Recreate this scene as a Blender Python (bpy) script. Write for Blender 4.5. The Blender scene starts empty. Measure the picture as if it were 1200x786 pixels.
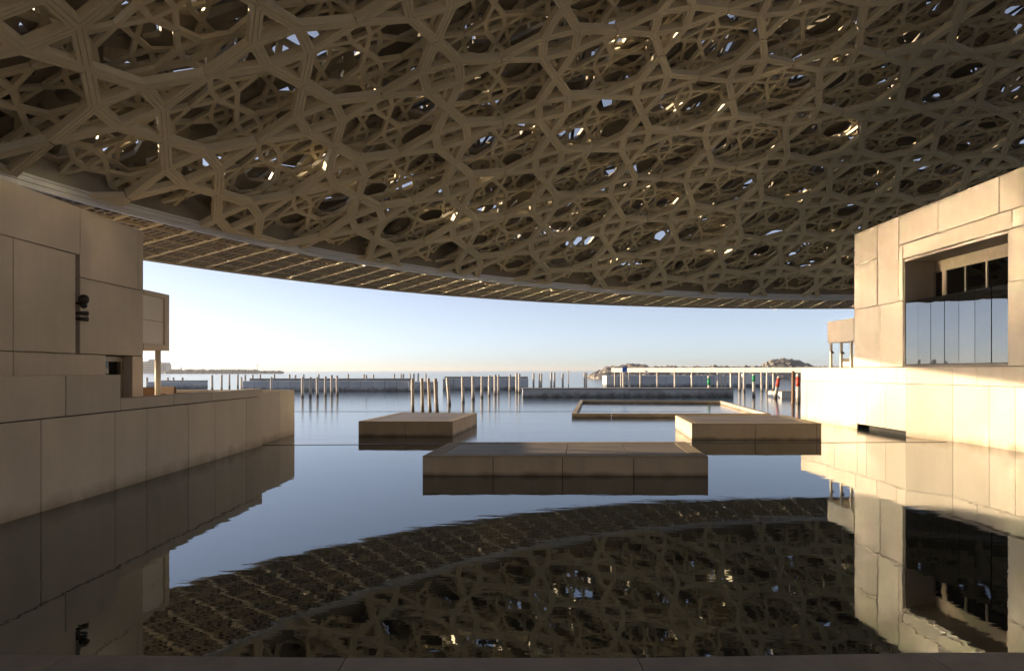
import bpy, math, random
import numpy as np
from mathutils import Vector
random.seed(7)
rng = np.random.default_rng(11)
scene = bpy.context.scene
COL = scene.collection
RAD = math.radians

# ------------------------------------------------------------------ camera
EYE = 3.0                      # metres above the water
F = 800.0                      # focal length in pixels of a 1200 px wide picture
cam_d = bpy.data.cameras.new('camera')
cam = bpy.data.objects.new('camera', cam_d)
COL.objects.link(cam)
cam.location = (0, 0, EYE)
cam.rotation_euler = (RAD(90), 0, 0)
cam_d.sensor_width = 36.0
cam_d.lens = 24.0
cam_d.shift_y = 41.0 / 1200.0
cam_d.clip_start = 0.1
cam_d.clip_end = 30000
scene.camera = cam

# ------------------------------------------------------------------ light
SUN_AZ = 16.0      # degrees ahead of due left
SUN_EL = 9.0
sun_dir = Vector((-math.cos(RAD(SUN_AZ)) * math.cos(RAD(SUN_EL)),
                  math.sin(RAD(SUN_AZ)) * math.cos(RAD(SUN_EL)), math.sin(RAD(SUN_EL))))
world = bpy.data.worlds.new('World')
scene.world = world
world.use_nodes = True
wn = world.node_tree.nodes
wl = world.node_tree.links
bg = wn['Background']
sky = wn.new('ShaderNodeTexSky')
sky.sky_type = 'NISHITA'
sky.sun_disc = False
sky.sun_elevation = RAD(SUN_EL)
# Blender measures sun_rotation clockwise from +Y
sky.sun_rotation = math.atan2(sun_dir.x, sun_dir.y)
sky.air_density = 0.45
sky.dust_density = 0.45
sky.ozone_density = 1.5
veil = wn.new('ShaderNodeHueSaturation')      # thin even high haze: a paler sky in every direction
veil.inputs['Saturation'].default_value = 0.58
veil.inputs['Hue'].default_value = 0.506
wl.new(sky.outputs['Color'], veil.inputs['Color'])
wl.new(veil.outputs['Color'], bg.inputs['Color'])
bg.inputs['Strength'].default_value = 0.05
sl = bpy.data.lights.new('sun', 'SUN')
sl.energy = 2.3
sl.angle = RAD(0.5)
sl.color = (1.0, 0.76, 0.49)
so = bpy.data.objects.new('sun', sl)
COL.objects.link(so)
so.rotation_euler = sun_dir.to_track_quat('Z', 'Y').to_euler()
so.location = (-60, 60, 60)
vs = scene.view_settings
vs.view_transform = 'Standard'
vs.look = 'None'
vs.exposure = 2.15
vs.gamma = 1.0
cy = scene.cycles
cy.max_bounces = 10
cy.diffuse_bounces = 6
cy.glossy_bounces = 6
cy.transparent_max_bounces = 12
cy.caustics_reflective = True
cy.blur_glossy = 0.2
cy.sample_clamp_indirect = 0.0


# ------------------------------------------------------------------ materials
def mat(name, c1, c2=None, scale=4.0, rough=0.7, bump=0.0, bscale=40.0, metal=0.0, jitter=0.0,
        spec=0.4, streak=None, detail=5.0, weather=0.0):
    m = bpy.data.materials.new(name)
    m.use_nodes = True
    n, l = m.node_tree.nodes, m.node_tree.links
    b = n['Principled BSDF']
    b.inputs['Roughness'].default_value = rough
    b.inputs['Metallic'].default_value = metal
    b.inputs['Specular IOR Level'].default_value = spec
    geo = n.new('ShaderNodeNewGeometry')
    vec = geo.outputs['Position']
    if streak:
        mp = n.new('ShaderNodeMapping')
        mp.inputs['Scale'].default_value = streak
        l.new(vec, mp.inputs['Vector'])
        vec = mp.outputs['Vector']
    nz = n.new('ShaderNodeTexNoise')
    nz.inputs['Scale'].default_value = scale
    nz.inputs['Detail'].default_value = detail
    nz.inputs['Roughness'].default_value = 0.65
    l.new(vec, nz.inputs['Vector'])
    mr = n.new('ShaderNodeMapRange')
    mr.inputs['From Min'].default_value = 0.32
    mr.inputs['From Max'].default_value = 0.68
    l.new(nz.outputs['Fac'], mr.inputs['Value'])
    mx = n.new('ShaderNodeMix')
    mx.data_type = 'RGBA'
    mx.inputs['A'].default_value = (*c1, 1)
    mx.inputs['B'].default_value = (*(c2 or c1), 1)
    l.new(mr.outputs['Result'], mx.inputs['Factor'])
    out = mx.outputs['Result']
    if jitter:
        oi = n.new('ShaderNodeObjectInfo')
        jr = n.new('ShaderNodeMapRange')
        jr.inputs['To Min'].default_value = 1 - jitter
        jr.inputs['To Max'].default_value = 1 + jitter
        l.new(oi.outputs['Random'], jr.inputs['Value'])
        vm = n.new('ShaderNodeVectorMath')
        vm.operation = 'SCALE'
        l.new(out, vm.inputs[0])
        l.new(jr.outputs['Result'], vm.inputs['Scale'])
        out = vm.outputs['Vector']
    l.new(out, b.inputs['Base Color'])
    if weather:
        wp = n.new('ShaderNodeMapping')
        wp.inputs['Scale'].default_value = (1.1, 1.1, 0.12)
        l.new(geo.outputs['Position'], wp.inputs['Vector'])
        wz = n.new('ShaderNodeTexNoise')
        wz.inputs['Scale'].default_value = 1.0
        wz.inputs['Detail'].default_value = 7
        wz.inputs['Roughness'].default_value = 0.7
        l.new(wp.outputs['Vector'], wz.inputs['Vector'])
        wr = n.new('ShaderNodeMapRange')
        wr.inputs['From Min'].default_value = 0.40
        wr.inputs['From Max'].default_value = 0.72
        wr.inputs['To Min'].default_value = 1.0
        wr.inputs['To Max'].default_value = 1.0 - weather
        l.new(wz.outputs['Fac'], wr.inputs['Value'])
        vm2 = n.new('ShaderNodeVectorMath')
        vm2.operation = 'SCALE'
        l.new(out, vm2.inputs[0])
        l.new(wr.outputs['Result'], vm2.inputs['Scale'])
        out = vm2.outputs['Vector']
        l.new(out, b.inputs['Base Color'])
    if bump:
        nb = n.new('ShaderNodeTexNoise')
        nb.inputs['Scale'].default_value = bscale
        nb.inputs['Detail'].default_value = 4
        l.new(geo.outputs['Position'], nb.inputs['Vector'])
        bp = n.new('ShaderNodeBump')
        bp.inputs['Strength'].default_value = bump
        bp.inputs['Distance'].default_value = 0.02
        l.new(nb.outputs['Fac'], bp.inputs['Height'])
        l.new(bp.outputs['Normal'], b.inputs['Normal'])
    m['out_socket'] = 0
    return m


def stain_near_water(m, height=0.55, tint=(0.30, 0.24, 0.16), strength=0.75):
    """tide stain with a wavering upper edge of its own, near the water line (world z = 0)"""
    n, l = m.node_tree.nodes, m.node_tree.links
    b = n['Principled BSDF']
    src = b.inputs['Base Color'].links[0].from_socket
    geo = n.new('ShaderNodeNewGeometry')
    sep = n.new('ShaderNodeSeparateXYZ')
    l.new(geo.outputs['Position'], sep.inputs['Vector'])
    nz = n.new('ShaderNodeTexNoise')
    nz.inputs['Scale'].default_value = 1.3
    nz.inputs['Detail'].default_value = 8
    l.new(geo.outputs['Position'], nz.inputs['Vector'])
    ad = n.new('ShaderNodeMath')
    ad.operation = 'MULTIPLY_ADD'
    l.new(nz.outputs['Fac'], ad.inputs[0])
    ad.inputs[1].default_value = -height * 1.4
    l.new(sep.outputs['Z'], ad.inputs[2])
    mr = n.new('ShaderNodeMapRange')
    mr.inputs['From Min'].default_value = -height * 0.7
    mr.inputs['From Max'].default_value = height * 0.1
    mr.inputs['To Min'].default_value = strength
    mr.inputs['To Max'].default_value = 0
    l.new(ad.outputs['Value'], mr.inputs['Value'])
    mx = n.new('ShaderNodeMix')
    mx.data_type = 'RGBA'
    l.new(mr.outputs['Result'], mx.inputs['Factor'])
    l.new(src, mx.inputs['A'])
    mx.inputs['B'].default_value = (*tint, 1)
    l.new(mx.outputs['Result'], b.inputs['Base Color'])


M = {}
M['panel'] = mat('concrete_panel', (0.58, 0.505, 0.40), (0.66, 0.58, 0.47), 0.55, 0.62, 0.12, 60, jitter=0.06, detail=9, weather=0.10)
M['wall'] = mat('basin_wall_panel', (0.58, 0.505, 0.40), (0.66, 0.58, 0.47), 0.6, 0.62, 0.12, 60, jitter=0.06, detail=9, weather=0.10)
stain_near_water(M['wall'], 0.42, (0.30, 0.235, 0.15), 0.8)
M['core'] = mat('wall_core', (0.12, 0.10, 0.08), rough=0.9)
M['plat'] = mat('platform_panel', (0.54, 0.45, 0.33), (0.62, 0.53, 0.40), 0.9, 0.65, 0.15, 40, jitter=0.05, detail=9, weather=0.2)
stain_near_water(M['plat'], 0.16, (0.14, 0.11, 0.07), 0.85)
M['plat_top'] = mat('platform_paving', (0.20, 0.165, 0.125), (0.33, 0.27, 0.20), 0.8, 0.45, 0.25, 18, streak=(0.35, 1.0, 1.0), jitter=0.10, detail=10)
M['plat_rim'] = mat('platform_rim_stone', (0.40, 0.33, 0.23), (0.47, 0.39, 0.28), 1.2, 0.6, 0.15, 40)
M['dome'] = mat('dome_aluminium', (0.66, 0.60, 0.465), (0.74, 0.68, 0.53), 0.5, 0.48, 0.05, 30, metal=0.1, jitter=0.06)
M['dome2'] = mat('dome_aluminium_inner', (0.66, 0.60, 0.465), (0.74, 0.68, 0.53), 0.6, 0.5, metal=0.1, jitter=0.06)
M['dome3'] = mat('dome_aluminium_shaded', (0.26, 0.235, 0.19), (0.33, 0.30, 0.245), 0.6, 0.55, jitter=0.05)  # same aluminium darkened: shade among the deep layers put into the colour
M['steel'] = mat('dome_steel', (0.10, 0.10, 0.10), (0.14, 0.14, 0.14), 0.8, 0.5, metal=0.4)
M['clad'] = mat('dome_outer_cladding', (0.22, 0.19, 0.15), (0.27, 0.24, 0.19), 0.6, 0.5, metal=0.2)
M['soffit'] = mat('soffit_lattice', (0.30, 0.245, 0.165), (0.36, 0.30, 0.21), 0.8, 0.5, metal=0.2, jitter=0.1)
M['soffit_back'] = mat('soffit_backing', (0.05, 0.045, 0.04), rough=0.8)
M['fin'] = mat('soffit_fin', (0.58, 0.50, 0.37), (0.64, 0.56, 0.42), 0.8, 0.75, metal=0.1)
M['trim'] = mat('rim_trim_aluminium', (0.62, 0.62, 0.61), (0.68, 0.68, 0.67), 0.7, 0.4, metal=0.5)
M['quay'] = mat('quay_paving', (0.33, 0.30, 0.255), (0.43, 0.39, 0.33), 2.5, 0.7, 0.35, 50, jitter=0.08, detail=10)
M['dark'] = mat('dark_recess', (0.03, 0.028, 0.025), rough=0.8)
M['metal_dark'] = mat('dark_metal', (0.05, 0.045, 0.04), (0.07, 0.06, 0.055), 8, 0.4, metal=0.6)
M['mullion'] = mat('mullion_metal', (0.30, 0.25, 0.18), (0.36, 0.30, 0.22), 6, 0.4, metal=0.4)
M['column'] = mat('white_column', (0.62, 0.58, 0.50), (0.68, 0.64, 0.56), 3, 0.5)
M['pile'] = mat('pale_pile_concrete', (0.50, 0.45, 0.39), (0.62, 0.57, 0.50), 5, 0.8, 0.3, 20, jitter=0.12, detail=9)
stain_near_water(M['pile'], 0.75, (0.06, 0.05, 0.04), 0.95)
M['red'] = mat('red_paint', (0.55, 0.05, 0.03), (0.62, 0.10, 0.06), 6, 0.5)
M['green'] = mat('green_paint', (0.02, 0.28, 0.12), (0.03, 0.34, 0.15), 6, 0.5)
M['blue'] = mat('blue_paint', (0.02, 0.12, 0.48), rough=0.5)
M['brownpile'] = mat('rusty_steel_pile', (0.20, 0.11, 0.07), (0.27, 0.16, 0.10), 4, 0.8, 0.2)
M['caisson'] = mat('breakwater_concrete', (0.42, 0.45, 0.48), (0.52, 0.54, 0.56), 0.35, 0.85, 0.3, 5, streak=(1, 1, 0.3), jitter=0.10, detail=10)
stain_near_water(M['caisson'], 0.8, (0.05, 0.05, 0.05), 0.9)
M['cap'] = mat('breakwater_cap', (0.24, 0.24, 0.24), (0.32, 0.32, 0.31), 0.7, 0.85)
M['white'] = mat('white_painted_concrete', (0.74, 0.70, 0.63), (0.80, 0.76, 0.70), 1.5, 0.6)
M['rock'] = mat('breakwater_rock', (0.20, 0.18, 0.16), (0.36, 0.33, 0.29), 0.3, 0.9, 0.5, 3)
M['wicker'] = mat('brown_wicker', (0.16, 0.10, 0.06), (0.22, 0.14, 0.09), 30, 0.8, 0.3, 90)
M['far'] = mat('far_concrete', (0.33, 0.33, 0.33), (0.40, 0.40, 0.39), 0.05, 0.9)
M['leaf'] = mat('far_mangrove', (0.045, 0.07, 0.035), (0.08, 0.10, 0.05), 0.2, 0.9)
M['window'] = mat('far_window', (0.05, 0.06, 0.07), rough=0.2)


def glass(name, refl=0.5, tint=(0.75, 0.8, 0.82)):
    m = bpy.data.materials.new(name)
    m.use_nodes = True
    n, l = m.node_tree.nodes, m.node_tree.links
    n.remove(n['Principled BSDF'])
    tr = n.new('ShaderNodeBsdfTransparent')
    tr.inputs['Color'].default_value = (*tint, 1)
    gl = n.new('ShaderNodeBsdfGlossy')
    gl.inputs['Roughness'].default_value = 0.01
    gl.inputs['Color'].default_value = (0.92, 0.95, 1.0, 1)
    fr = n.new('ShaderNodeLayerWeight')
    fr.inputs['Blend'].default_value = refl
    # very slight pane bow, so that each pane reflects a little differently
    geo = n.new('ShaderNodeNewGeometry')
    nz = n.new('ShaderNodeTexNoise')
    nz.inputs['Scale'].default_value = 0.9
    nz.inputs['Detail'].default_value = 1
    l.new(geo.outputs['Position'], nz.inputs['Vector'])
    bp = n.new('ShaderNodeBump')
    bp.inputs['Strength'].default_value = 0.05
    bp.inputs['Distance'].default_value = 0.1
    l.new(nz.outputs['Fac'], bp.inputs['Height'])
    l.new(bp.outputs['Normal'], gl.inputs['Normal'])
    mx = n.new('ShaderNodeMixShader')
    l.new(fr.outputs['Fresnel'], mx.inputs['Fac'])
    l.new(tr.outputs[0], mx.inputs[1])
    l.new(gl.outputs[0], mx.inputs[2])
    l.new(mx.outputs[0], n['Material Output'].inputs['Surface'])
    return m


M['glass'] = glass('balustrade_glass', 0.66, (0.45, 0.5, 0.52))
M['glass_dark'] = glass('window_glass', 0.35, (0.18, 0.18, 0.17))


def water(name, ripple, big, rough, ior, base):
    m = bpy.data.materials.new(name)
    m.use_nodes = True
    n, l = m.node_tree.nodes, m.node_tree.links
    b = n['Principled BSDF']
    b.inputs['Base Color'].default_value = (*base, 1)
    b.inputs['Roughness'].default_value = rough
    b.inputs['IOR'].default_value = ior
    b.inputs['Specular Tint'].default_value = (0.86, 0.95, 1.0, 1)
    geo = n.new('ShaderNodeNewGeometry')
    hs = None
    for (sc, amp, sx) in ((0.45, big, 0.45), (2.2, ripple, 0.4), (6.5, ripple * 0.22, 0.5)):
        mp = n.new('ShaderNodeMapping')
        mp.inputs['Scale'].default_value = (sc * sx, sc, sc)
        mp.inputs['Rotation'].default_value = (0, 0, RAD(14))
        l.new(geo.outputs['Position'], mp.inputs['Vector'])
        nz = n.new('ShaderNodeTexNoise')
        nz.inputs['Scale'].default_value = 1.0
        nz.inputs['Detail'].default_value = 3
        nz.inputs['Roughness'].default_value = 0.5
        l.new(mp.outputs['Vector'], nz.inputs['Vector'])
        mu = n.new('ShaderNodeMath')
        mu.operation = 'MULTIPLY'
        mu.inputs[1].default_value = amp
        l.new(nz.outputs['Fac'], mu.inputs[0])
        if hs is None:
            hs = mu.outputs[0]
        else:
            ad = n.new('ShaderNodeMath')
            l.new(hs, ad.inputs[0])
            l.new(mu.outputs[0], ad.inputs[1])
            hs = ad.outputs[0]
    bp = n.new('ShaderNodeBump')
    bp.inputs['Strength'].default_value = 1.0
    bp.inputs['Distance'].default_value = 1.0
    l.new(hs, bp.inputs['Height'])
    l.new(bp.outputs['Normal'], b.inputs['Normal'])
    return m


M['basin'] = water('basin_water', 0.0013, 0.004, 0.012, 3.6, (0.012, 0.014, 0.013))
M['sea'] = water('sea_water', 0.004, 0.012, 0.13, 1.6, (0.02, 0.05, 0.07))


# ------------------------------------------------------------------ helpers
class MB:
    def __init__(self):
        self.v, self.f = [], []

    def add(self, verts, faces):
        o = len(self.v)
        self.v += [tuple(map(float, p)) for p in verts]
        self.f += [tuple(i + o for i in q) for q in faces]
        return self

    def box(self, x0, x1, y0, y1, z0, z1):
        return self.prism([(x0, y0), (x1, y0), (x1, y1), (x0, y1)], z0, z1)

    def prism(self, pts, z0, z1):
        n = len(pts)
        v = [(x, y, z0) for x, y in pts] + [(x, y, z1) for x, y in pts]
        f = [tuple(range(n - 1, -1, -1)), tuple(range(n, 2 * n))]
        f += [(i, (i + 1) % n, n + (i + 1) % n, n + i) for i in range(n)]
        return self.add(v, f)

    def chamfer_box(self, x0, x1, y0, y1, z0, z1, c=0.015):
        v, f = [], []
        for sx in (0, 1):
            for sy in (0, 1):
                for sz in (0, 1):
                    X, Y, Z = (x0, x1)[sx], (y0, y1)[sy], (z0, z1)[sz]
                    dx, dy, dz = (c, -c)[sx], (c, -c)[sy], (c, -c)[sz]
                    v += [(X, Y + dy, Z + dz), (X + dx, Y, Z + dz), (X + dx, Y + dy, Z)]
        I = lambda sx, sy, sz, k: ((sx * 2 + sy) * 2 + sz) * 3 + k
        f.append((I(0,0,0,0), I(0,0,1,0), I(0,1,1,0), I(0,1,0,0)))
        f.append((I(1,0,0,0), I(1,1,0,0), I(1,1,1,0), I(1,0,1,0)))
        f.append((I(0,0,0,1), I(1,0,0,1), I(1,0,1,1), I(0,0,1,1)))
        f.append((I(0,1,0,1), I(0,1,1,1), I(1,1,1,1), I(1,1,0,1)))
        f.append((I(0,0,0,2), I(0,1,0,2), I(1,1,0,2), I(1,0,0,2)))
        f.append((I(0,0,1,2), I(1,0,1,2), I(1,1,1,2), I(0,1,1,2)))
        for a in (0, 1):
            for b in (0, 1):
                f.append((I(a,b,0,0), I(a,b,1,0), I(a,b,1,1), I(a,b,0,1)))
                f.append((I(a,0,b,0), I(a,1,b,0), I(a,1,b,2), I(a,0,b,2)))
                f.append((I(0,a,b,1), I(1,a,b,1), I(1,a,b,2), I(0,a,b,2)))
        for sx in (0, 1):
            for sy in (0, 1):
                for sz in (0, 1):
                    f.append((I(sx,sy,sz,0), I(sx,sy,sz,1), I(sx,sy,sz,2)))
        return self.add(v, f)

    def tube(self, p, q, r0, r1=None, n=8, cap=True):
        r1 = r0 if r1 is None else r1
        p, q = Vector(p), Vector(q)
        d = (q - p).normalized()
        a = d.cross(Vector((0, 0, 1)) if abs(d.z) < .9 else Vector((1, 0, 0))).normalized()
        b = d.cross(a)
        v = []
        for c, r in ((p, r0), (q, r1)):
            for i in range(n):
                t = 2 * math.pi * i / n
                v.append(c + a * math.cos(t) * r + b * math.sin(t) * r)
        f = [(i, (i + 1) % n, n + (i + 1) % n, n + i) for i in range(n)]
        if cap:
            f += [tuple(range(n - 1, -1, -1)), tuple(range(n, 2 * n))]
        return self.add(v, f)

    def lathe(self, c, prof, n=12):
        c = Vector(c)
        v = []
        for r, z in prof:
            for i in range(n):
                t = 2 * math.pi * i / n
                v.append((c.x + r * math.cos(t), c.y + r * math.sin(t), c.z + z))
        f = []
        for k in range(len(prof) - 1):
            for i in range(n):
                j = (i + 1) % n
                f.append((k * n + i, k * n + j, (k + 1) * n + j, (k + 1) * n + i))
        f += [tuple(range(n - 1, -1, -1)), tuple(range((len(prof) - 1) * n, len(prof) * n))]
        return self.add(v, f)

    def mesh(self, name, m, smooth=False):
        me = bpy.data.meshes.new(name)
        me.from_pydata(self.v, [], self.f)
        me.materials.append(m)
        bm_fix(me)
        if smooth:
            for p in me.polygons:
                p.use_smooth = True
        return me

    def build(self, name, m, parent=None, smooth=False, **kw):
        return link(name, self.mesh(name, m, smooth), parent, **kw)


def bm_fix(me):
    import bmesh
    bm = bmesh.new()
    bm.from_mesh(me)
    bmesh.ops.recalc_face_normals(bm, faces=bm.faces)
    bm.to_mesh(me)
    bm.free()


def link(name, data, parent=None, label=None, cat=None, group=None, kind=None, loc=None):
    o = bpy.data.objects.new(name, data)
    COL.objects.link(o)
    if loc:
        o.location = loc
    if parent:
        o.parent = parent
        if not loc and data is not None:
            # mesh data are written in world coordinates: undo the parent's offset
            o.matrix_parent_inverse = MPI(parent)
    return tag(o, label, cat, group, kind)


def MPI(parent):
    from mathutils import Matrix
    m = Matrix.Translation(parent.location)
    return m.inverted()


def tag(o, label=None, cat=None, group=None, kind=None):
    if label: o['label'] = label
    if cat: o['category'] = cat
    if group: o['group'] = group
    if kind: o['kind'] = kind
    return o


def thing(name, label, cat, loc=(0, 0, 0), group=None):
    return link(name, None, None, label, cat, group, None, loc)


def copy_tree(o, parent=None):
    c = o.copy()
    COL.objects.link(c)
    if parent: c.parent = parent
    for ch in list(o.children):
        copy_tree(ch, c)
    return c


def ground(x, y, z=0.0):
    """the place on the level z that stands at picture point (x, y)"""
    d = F * (EYE - z) / (y - 434.0)
    return ((x - 600.0) / F * d, d)


def height(y, d):
    return EYE - (y - 434.0) / F * d


# ------------------------------------------------------------------ water and ground
W1 = [(-10.9, 27.4), (18.4, 28.6)]        # the weir line that closes the calm basin
def sheet(name, pts, z, m, **kw):
    me = bpy.data.meshes.new(name)
    me.from_pydata([(x, y, z) for x, y in pts], [], [tuple(range(len(pts)))])
    me.materials.append(m)
    return link(name, me, kind='structure', **kw)

sheet('basin_water', [(-40, 6.5), (60, 6.5), (60, 30.3), (-40, 26.2)], 0.0, M['basin'])
sheet('sea', [(-6500, -6500), (6500, -6500), (6500, 6500), (-6500, 6500)], -0.02, M['sea'])
w = MB()
w.prism([(-10.9, 27.4), (18.2, 28.59), (18.2, 28.65), (-10.9, 27.46)], -0.3, 0.012)
w.build('weir', M['metal_dark'], label='thin dark weir edge crossing the water just beyond the big middle platform', cat='weir')
w = MB()
w.prism([(-18, 50.2), (14, 50.2), (14, 50.3), (-18, 50.3)], -0.3, -0.005)
w.build('weir', M['caisson'], label='faint far weir edge in the water at the foot of the leaning piles', cat='weir')

# quay under the camera
quay = link('quay', None, kind='structure', loc=(0, 6, 0))
MB().box(-45, 45, -60, 6.62, -1.0, 0.02).build('quay_base', M['core'], quay)
edge = [(-14, 6.99), (-4.53, 6.97), (-1.68, 6.90), (1.27, 6.90), (4.26, 7.02), (7.2, 7.06), (10.1, 7.06), (13, 7.06), (16, 7.06), (19, 7.06)]
edge = [(-13.2, 6.99), (-10.3, 6.98), (-7.4, 6.97)] + edge[1:]
for i in range(len(edge) - 1):
    (x0, y0), (x1, y1) = edge[i], edge[i + 1]
    for (a, b) in ((0, 1.45), (1.45, 2.9), (2.9, 4.4)):
        MB().prism([(x0 + .006, y0 - b + .012), (x1 - .006, y1 - b + .012), (x1 - .006, y1 - a), (x0 + .006, y0 - a)],
                   -0.16, 0.10).build('paving_slab', M['quay'], quay)
sheet('plaza', [(-45, -60), (45, -60), (45, 2.5), (-45, 2.5)], 0.1, M['quay'])


# ------------------------------------------------------------------ walls clad with panels
def panels(parent, X, side, rects, m, thick=0.06, gap=0.022, name='wall_panel'):
    """rects of (d0, d1, z0, z1) on the plane x = X; side = +1 if the face looks to +x"""
    for d0, d1, z0, z1 in rects:
        x0, x1 = (X - thick, X) if side > 0 else (X, X + thick)
        jx = random.uniform(-.004, .004)
        MB().chamfer_box(x0 + jx, x1 + jx, d0 + gap / 2, d1 - gap / 2, z0 + gap / 2, z1 - gap / 2, 0.008).build(name, m, parent)


# left basin wall
lw = thing('basin_wall', 'long beige panelled wall rising from the water on the left, in shade', 'wall', (-10, 15, 0))
MB().box(-10.40, -10.07, 3, 27.28, -1.2, 1.96).build('wall_core', M['core'], lw)
low = [3, 6, 9, 11.8, 14.5, 17.2, 18.7, 21.1, 23.0, 25.7, 27.33]
panels(lw, -10.0, 1, [(low[i], low[i + 1], -0.8, 1.97) for i in range(len(low) - 1)], M['wall'])
panels(lw, -10.0, 1, [(3, 8.2, 1.97, 2.905), (8.2, 11.8, 1.97, 2.905), (11.8, 15.3, 1.97, 2.905), (15.3, 17.45, 1.97, 2.905)], M['wall'], 0.40, name='parapet_panel')
panels(lw, -10.0, 1, [(17.45, 20.2, 1.97, 2.29), (20.2, 22.75, 1.97, 2.29), (22.75, 27.33, 1.97, 2.29)], M['wall'], 0.40, name='parapet_panel')
lw2 = thing('basin_wall', 'short lower wall end set back beyond the long shaded wall on the left', 'wall', (-10.35, 30, 0))
MB().box(-10.75, -10.42, 27.38, 32.3, -1.2, 1.98).build('wall_core', M['core'], lw2)
panels(lw2, -10.32, 1, [(27.36, 30.3, -0.8, 2.10), (30.3, 32.4, -0.8, 2.10)], M['wall'], 0.10)
MB().box(-27, -10.45, 32.2, 32.6, -1.0, 2.08).build('end_parapet', M['wall'], lw2)
MB().box(-27, -10.45, 27.36, 32.18, -1.0, 1.40).build('terrace_floor', M['plat_rim'], lw2)
MB().box(-27, -10.42, 3, 27.3, -1.0, 1.40).build('terrace_floor', M['plat_rim'], lw)

# left gallery building
lb = thing('gallery_building', 'tall beige panelled building on the left, in shade, with a dark slot and doorway', 'building', (-13, 15, 1.4))
TOP = 7.90
MB().box(-30, -13.58, 6.05, 24.02, 1.41, TOP - 0.05).build('building_core', M['core'], lb)
R = []
R += [(6.1, 12, 6.46, TOP), (12, 20.55, 6.46, TOP), (20.55, 23.73, 5.80, TOP), (23.73, 24.07, 5.80, TOP)]
R += [(6.1, 11, 3.50, 6.46), (11, 17.8, 3.50, 6.46), (17.8, 20.35, 3.50, 6.46), (20.55, 24.07, 3.50, 5.80)]
R += [(6.1, 11, 1.42, 3.50), (11, 17.8, 1.42, 3.50), (17.8, 21.85, 1.42, 3.50), (23.37, 24.07, 1.42, 3.50)]
panels(lb, -13.0, 1, R, M['panel'], 0.55)
MB().box(-30, -13.02, 24.03, 24.06, 1.42, TOP).build('end_wall', M['panel'], lb)
MB().box(-30, -13.3, 6.05, 24.0, TOP - 0.04, TOP + 0.02).build('roof', M['panel'], lb)
d = link('doorway', None, lb, loc=None)
d.location = (0, 0, 0)
d.matrix_parent_inverse = MPI(lb)
def dchild(mb, name, m):
    o = link(name, mb.mesh(name, m)); o.parent = d; return o
b = MB(); b.box(-13.5, -13.3, 21.87, 22.0, 1.42, 3.46); b.box(-13.5, -13.3, 23.2, 23.35, 1.42, 3.46); b.box(-13.5, -13.3, 22.0, 23.2, 3.3, 3.46)
dchild(b, 'door_frame', M['mullion'])
dchild(MB().box(-13.45, -13.41, 22.0, 23.2, 1.42, 3.3), 'door_leaf', M['glass_dark'])
# canopy box beyond the corner
cb = MB()
cb.box(-13.25, -13.0, 25.6, 25.9, 3.95, 5.70); cb.box(-20, -13.0, 24.1, 25.9, 5.70, 5.86); cb.box(-20, -13.0, 24.1, 25.9, 3.74, 3.95)
cb.box(-20, -13.28, 25.6, 25.9, 3.95, 5.70)
cb.build('canopy_frame', M['panel'], lb)
MB().box(-13.14, -13.08, 24.1, 25.59, 4.82, 5.69).build('canopy_screen', M['white'], lb)
MB().box(-13.14, -13.08, 24.1, 25.59, 3.96, 4.80).build('canopy_screen', M['white'], lb)
MB().tube((-13.15, 25.35, 1.41), (-13.15, 25.35, 3.74), 0.10, n=12).build('column', M['column'], lb, smooth=True)
# camera and brackets mounted in the slot
sc = thing('security_camera', 'small dark round security camera bracketed in the wall slot on the left building', 'camera', (-12.9, 20.45, 5.1))
k = MB(); k.tube((-13.45, 20.45, 5.02), (-12.9, 20.5, 5.02), 0.035); k.build('arm', M['metal_dark'], sc)
k = MB(); k.lathe((-12.86, 20.5, 4.98), [(0.03, 0), (0.10, .03), (0.145, .10), (0.145, .2), (0.10, .27), (0.03, .30)], 14); k.build('housing', M['metal_dark'], sc, smooth=True)
k = MB(); k.lathe((-12.86, 20.5, 4.86), [(0.02, 0), (0.08, .03), (0.10, .09), (0.10, .12)], 14); k.build('lens_dome', M['window'], sc, smooth=True)
sc = thing('flood_light', 'two stubby dark spotlights below the round camera in the wall slot', 'light', (-12.9, 20.45, 4.6))
for z in (4.72, 4.55):
    k = MB(); k.tube((-13.4, 20.45, z), (-12.95, 20.5, z), 0.03); k.build('arm', M['metal_dark'], sc)
    k = MB(); k.tube((-12.98, 20.42, z), (-12.84, 20.66, z), 0.05, 0.075, 10); k.build('lamp_head', M['metal_dark'], sc, smooth=True)

# terrace chairs
def armchair(x, y, z, rz, label):
    t = thing('armchair', label, 'armchair', (x, y, z), 'wicker armchairs on the left terrace')
    def p(mb, name, m):
        o = link(name, mb.mesh(name, m)); o.parent = t; return o
    p(MB().chamfer_box(-.36, .36, -.34, .34, .22, .42, .03), 'seat', M['wicker'])
    p(MB().chamfer_box(-.33, .33, -.30, .30, .425, .50, .03), 'cushion', M['plat_rim'])
    p(MB().chamfer_box(-.40, .40, .34, .46, .20, .96, .04), 'backrest', M['wicker'])
    p(MB().chamfer_box(-.48, -.37, -.36, .46, .20, .70, .03), 'armrest', M['wicker'])
    p(MB().chamfer_box(.37, .48, -.36, .46, .20, .70, .03), 'armrest', M['wicker'])
    for sx in (-.40, .40):
        for sy in (-.3, .4):
            p(MB().tube((sx, sy, 0), (sx, sy, .21), .03, n=8), 'leg', M['metal_dark'])
    t.rotation_euler = (0, 0, rz)
armchair(-14.05, 26.55, 1.4, RAD(200), 'brown wicker armchair on the left terrace, left of the white column')
armchair(-13.75, 27.95, 1.4, RAD(160), 'brown wicker armchair on the left terrace, right of the white column')

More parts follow.
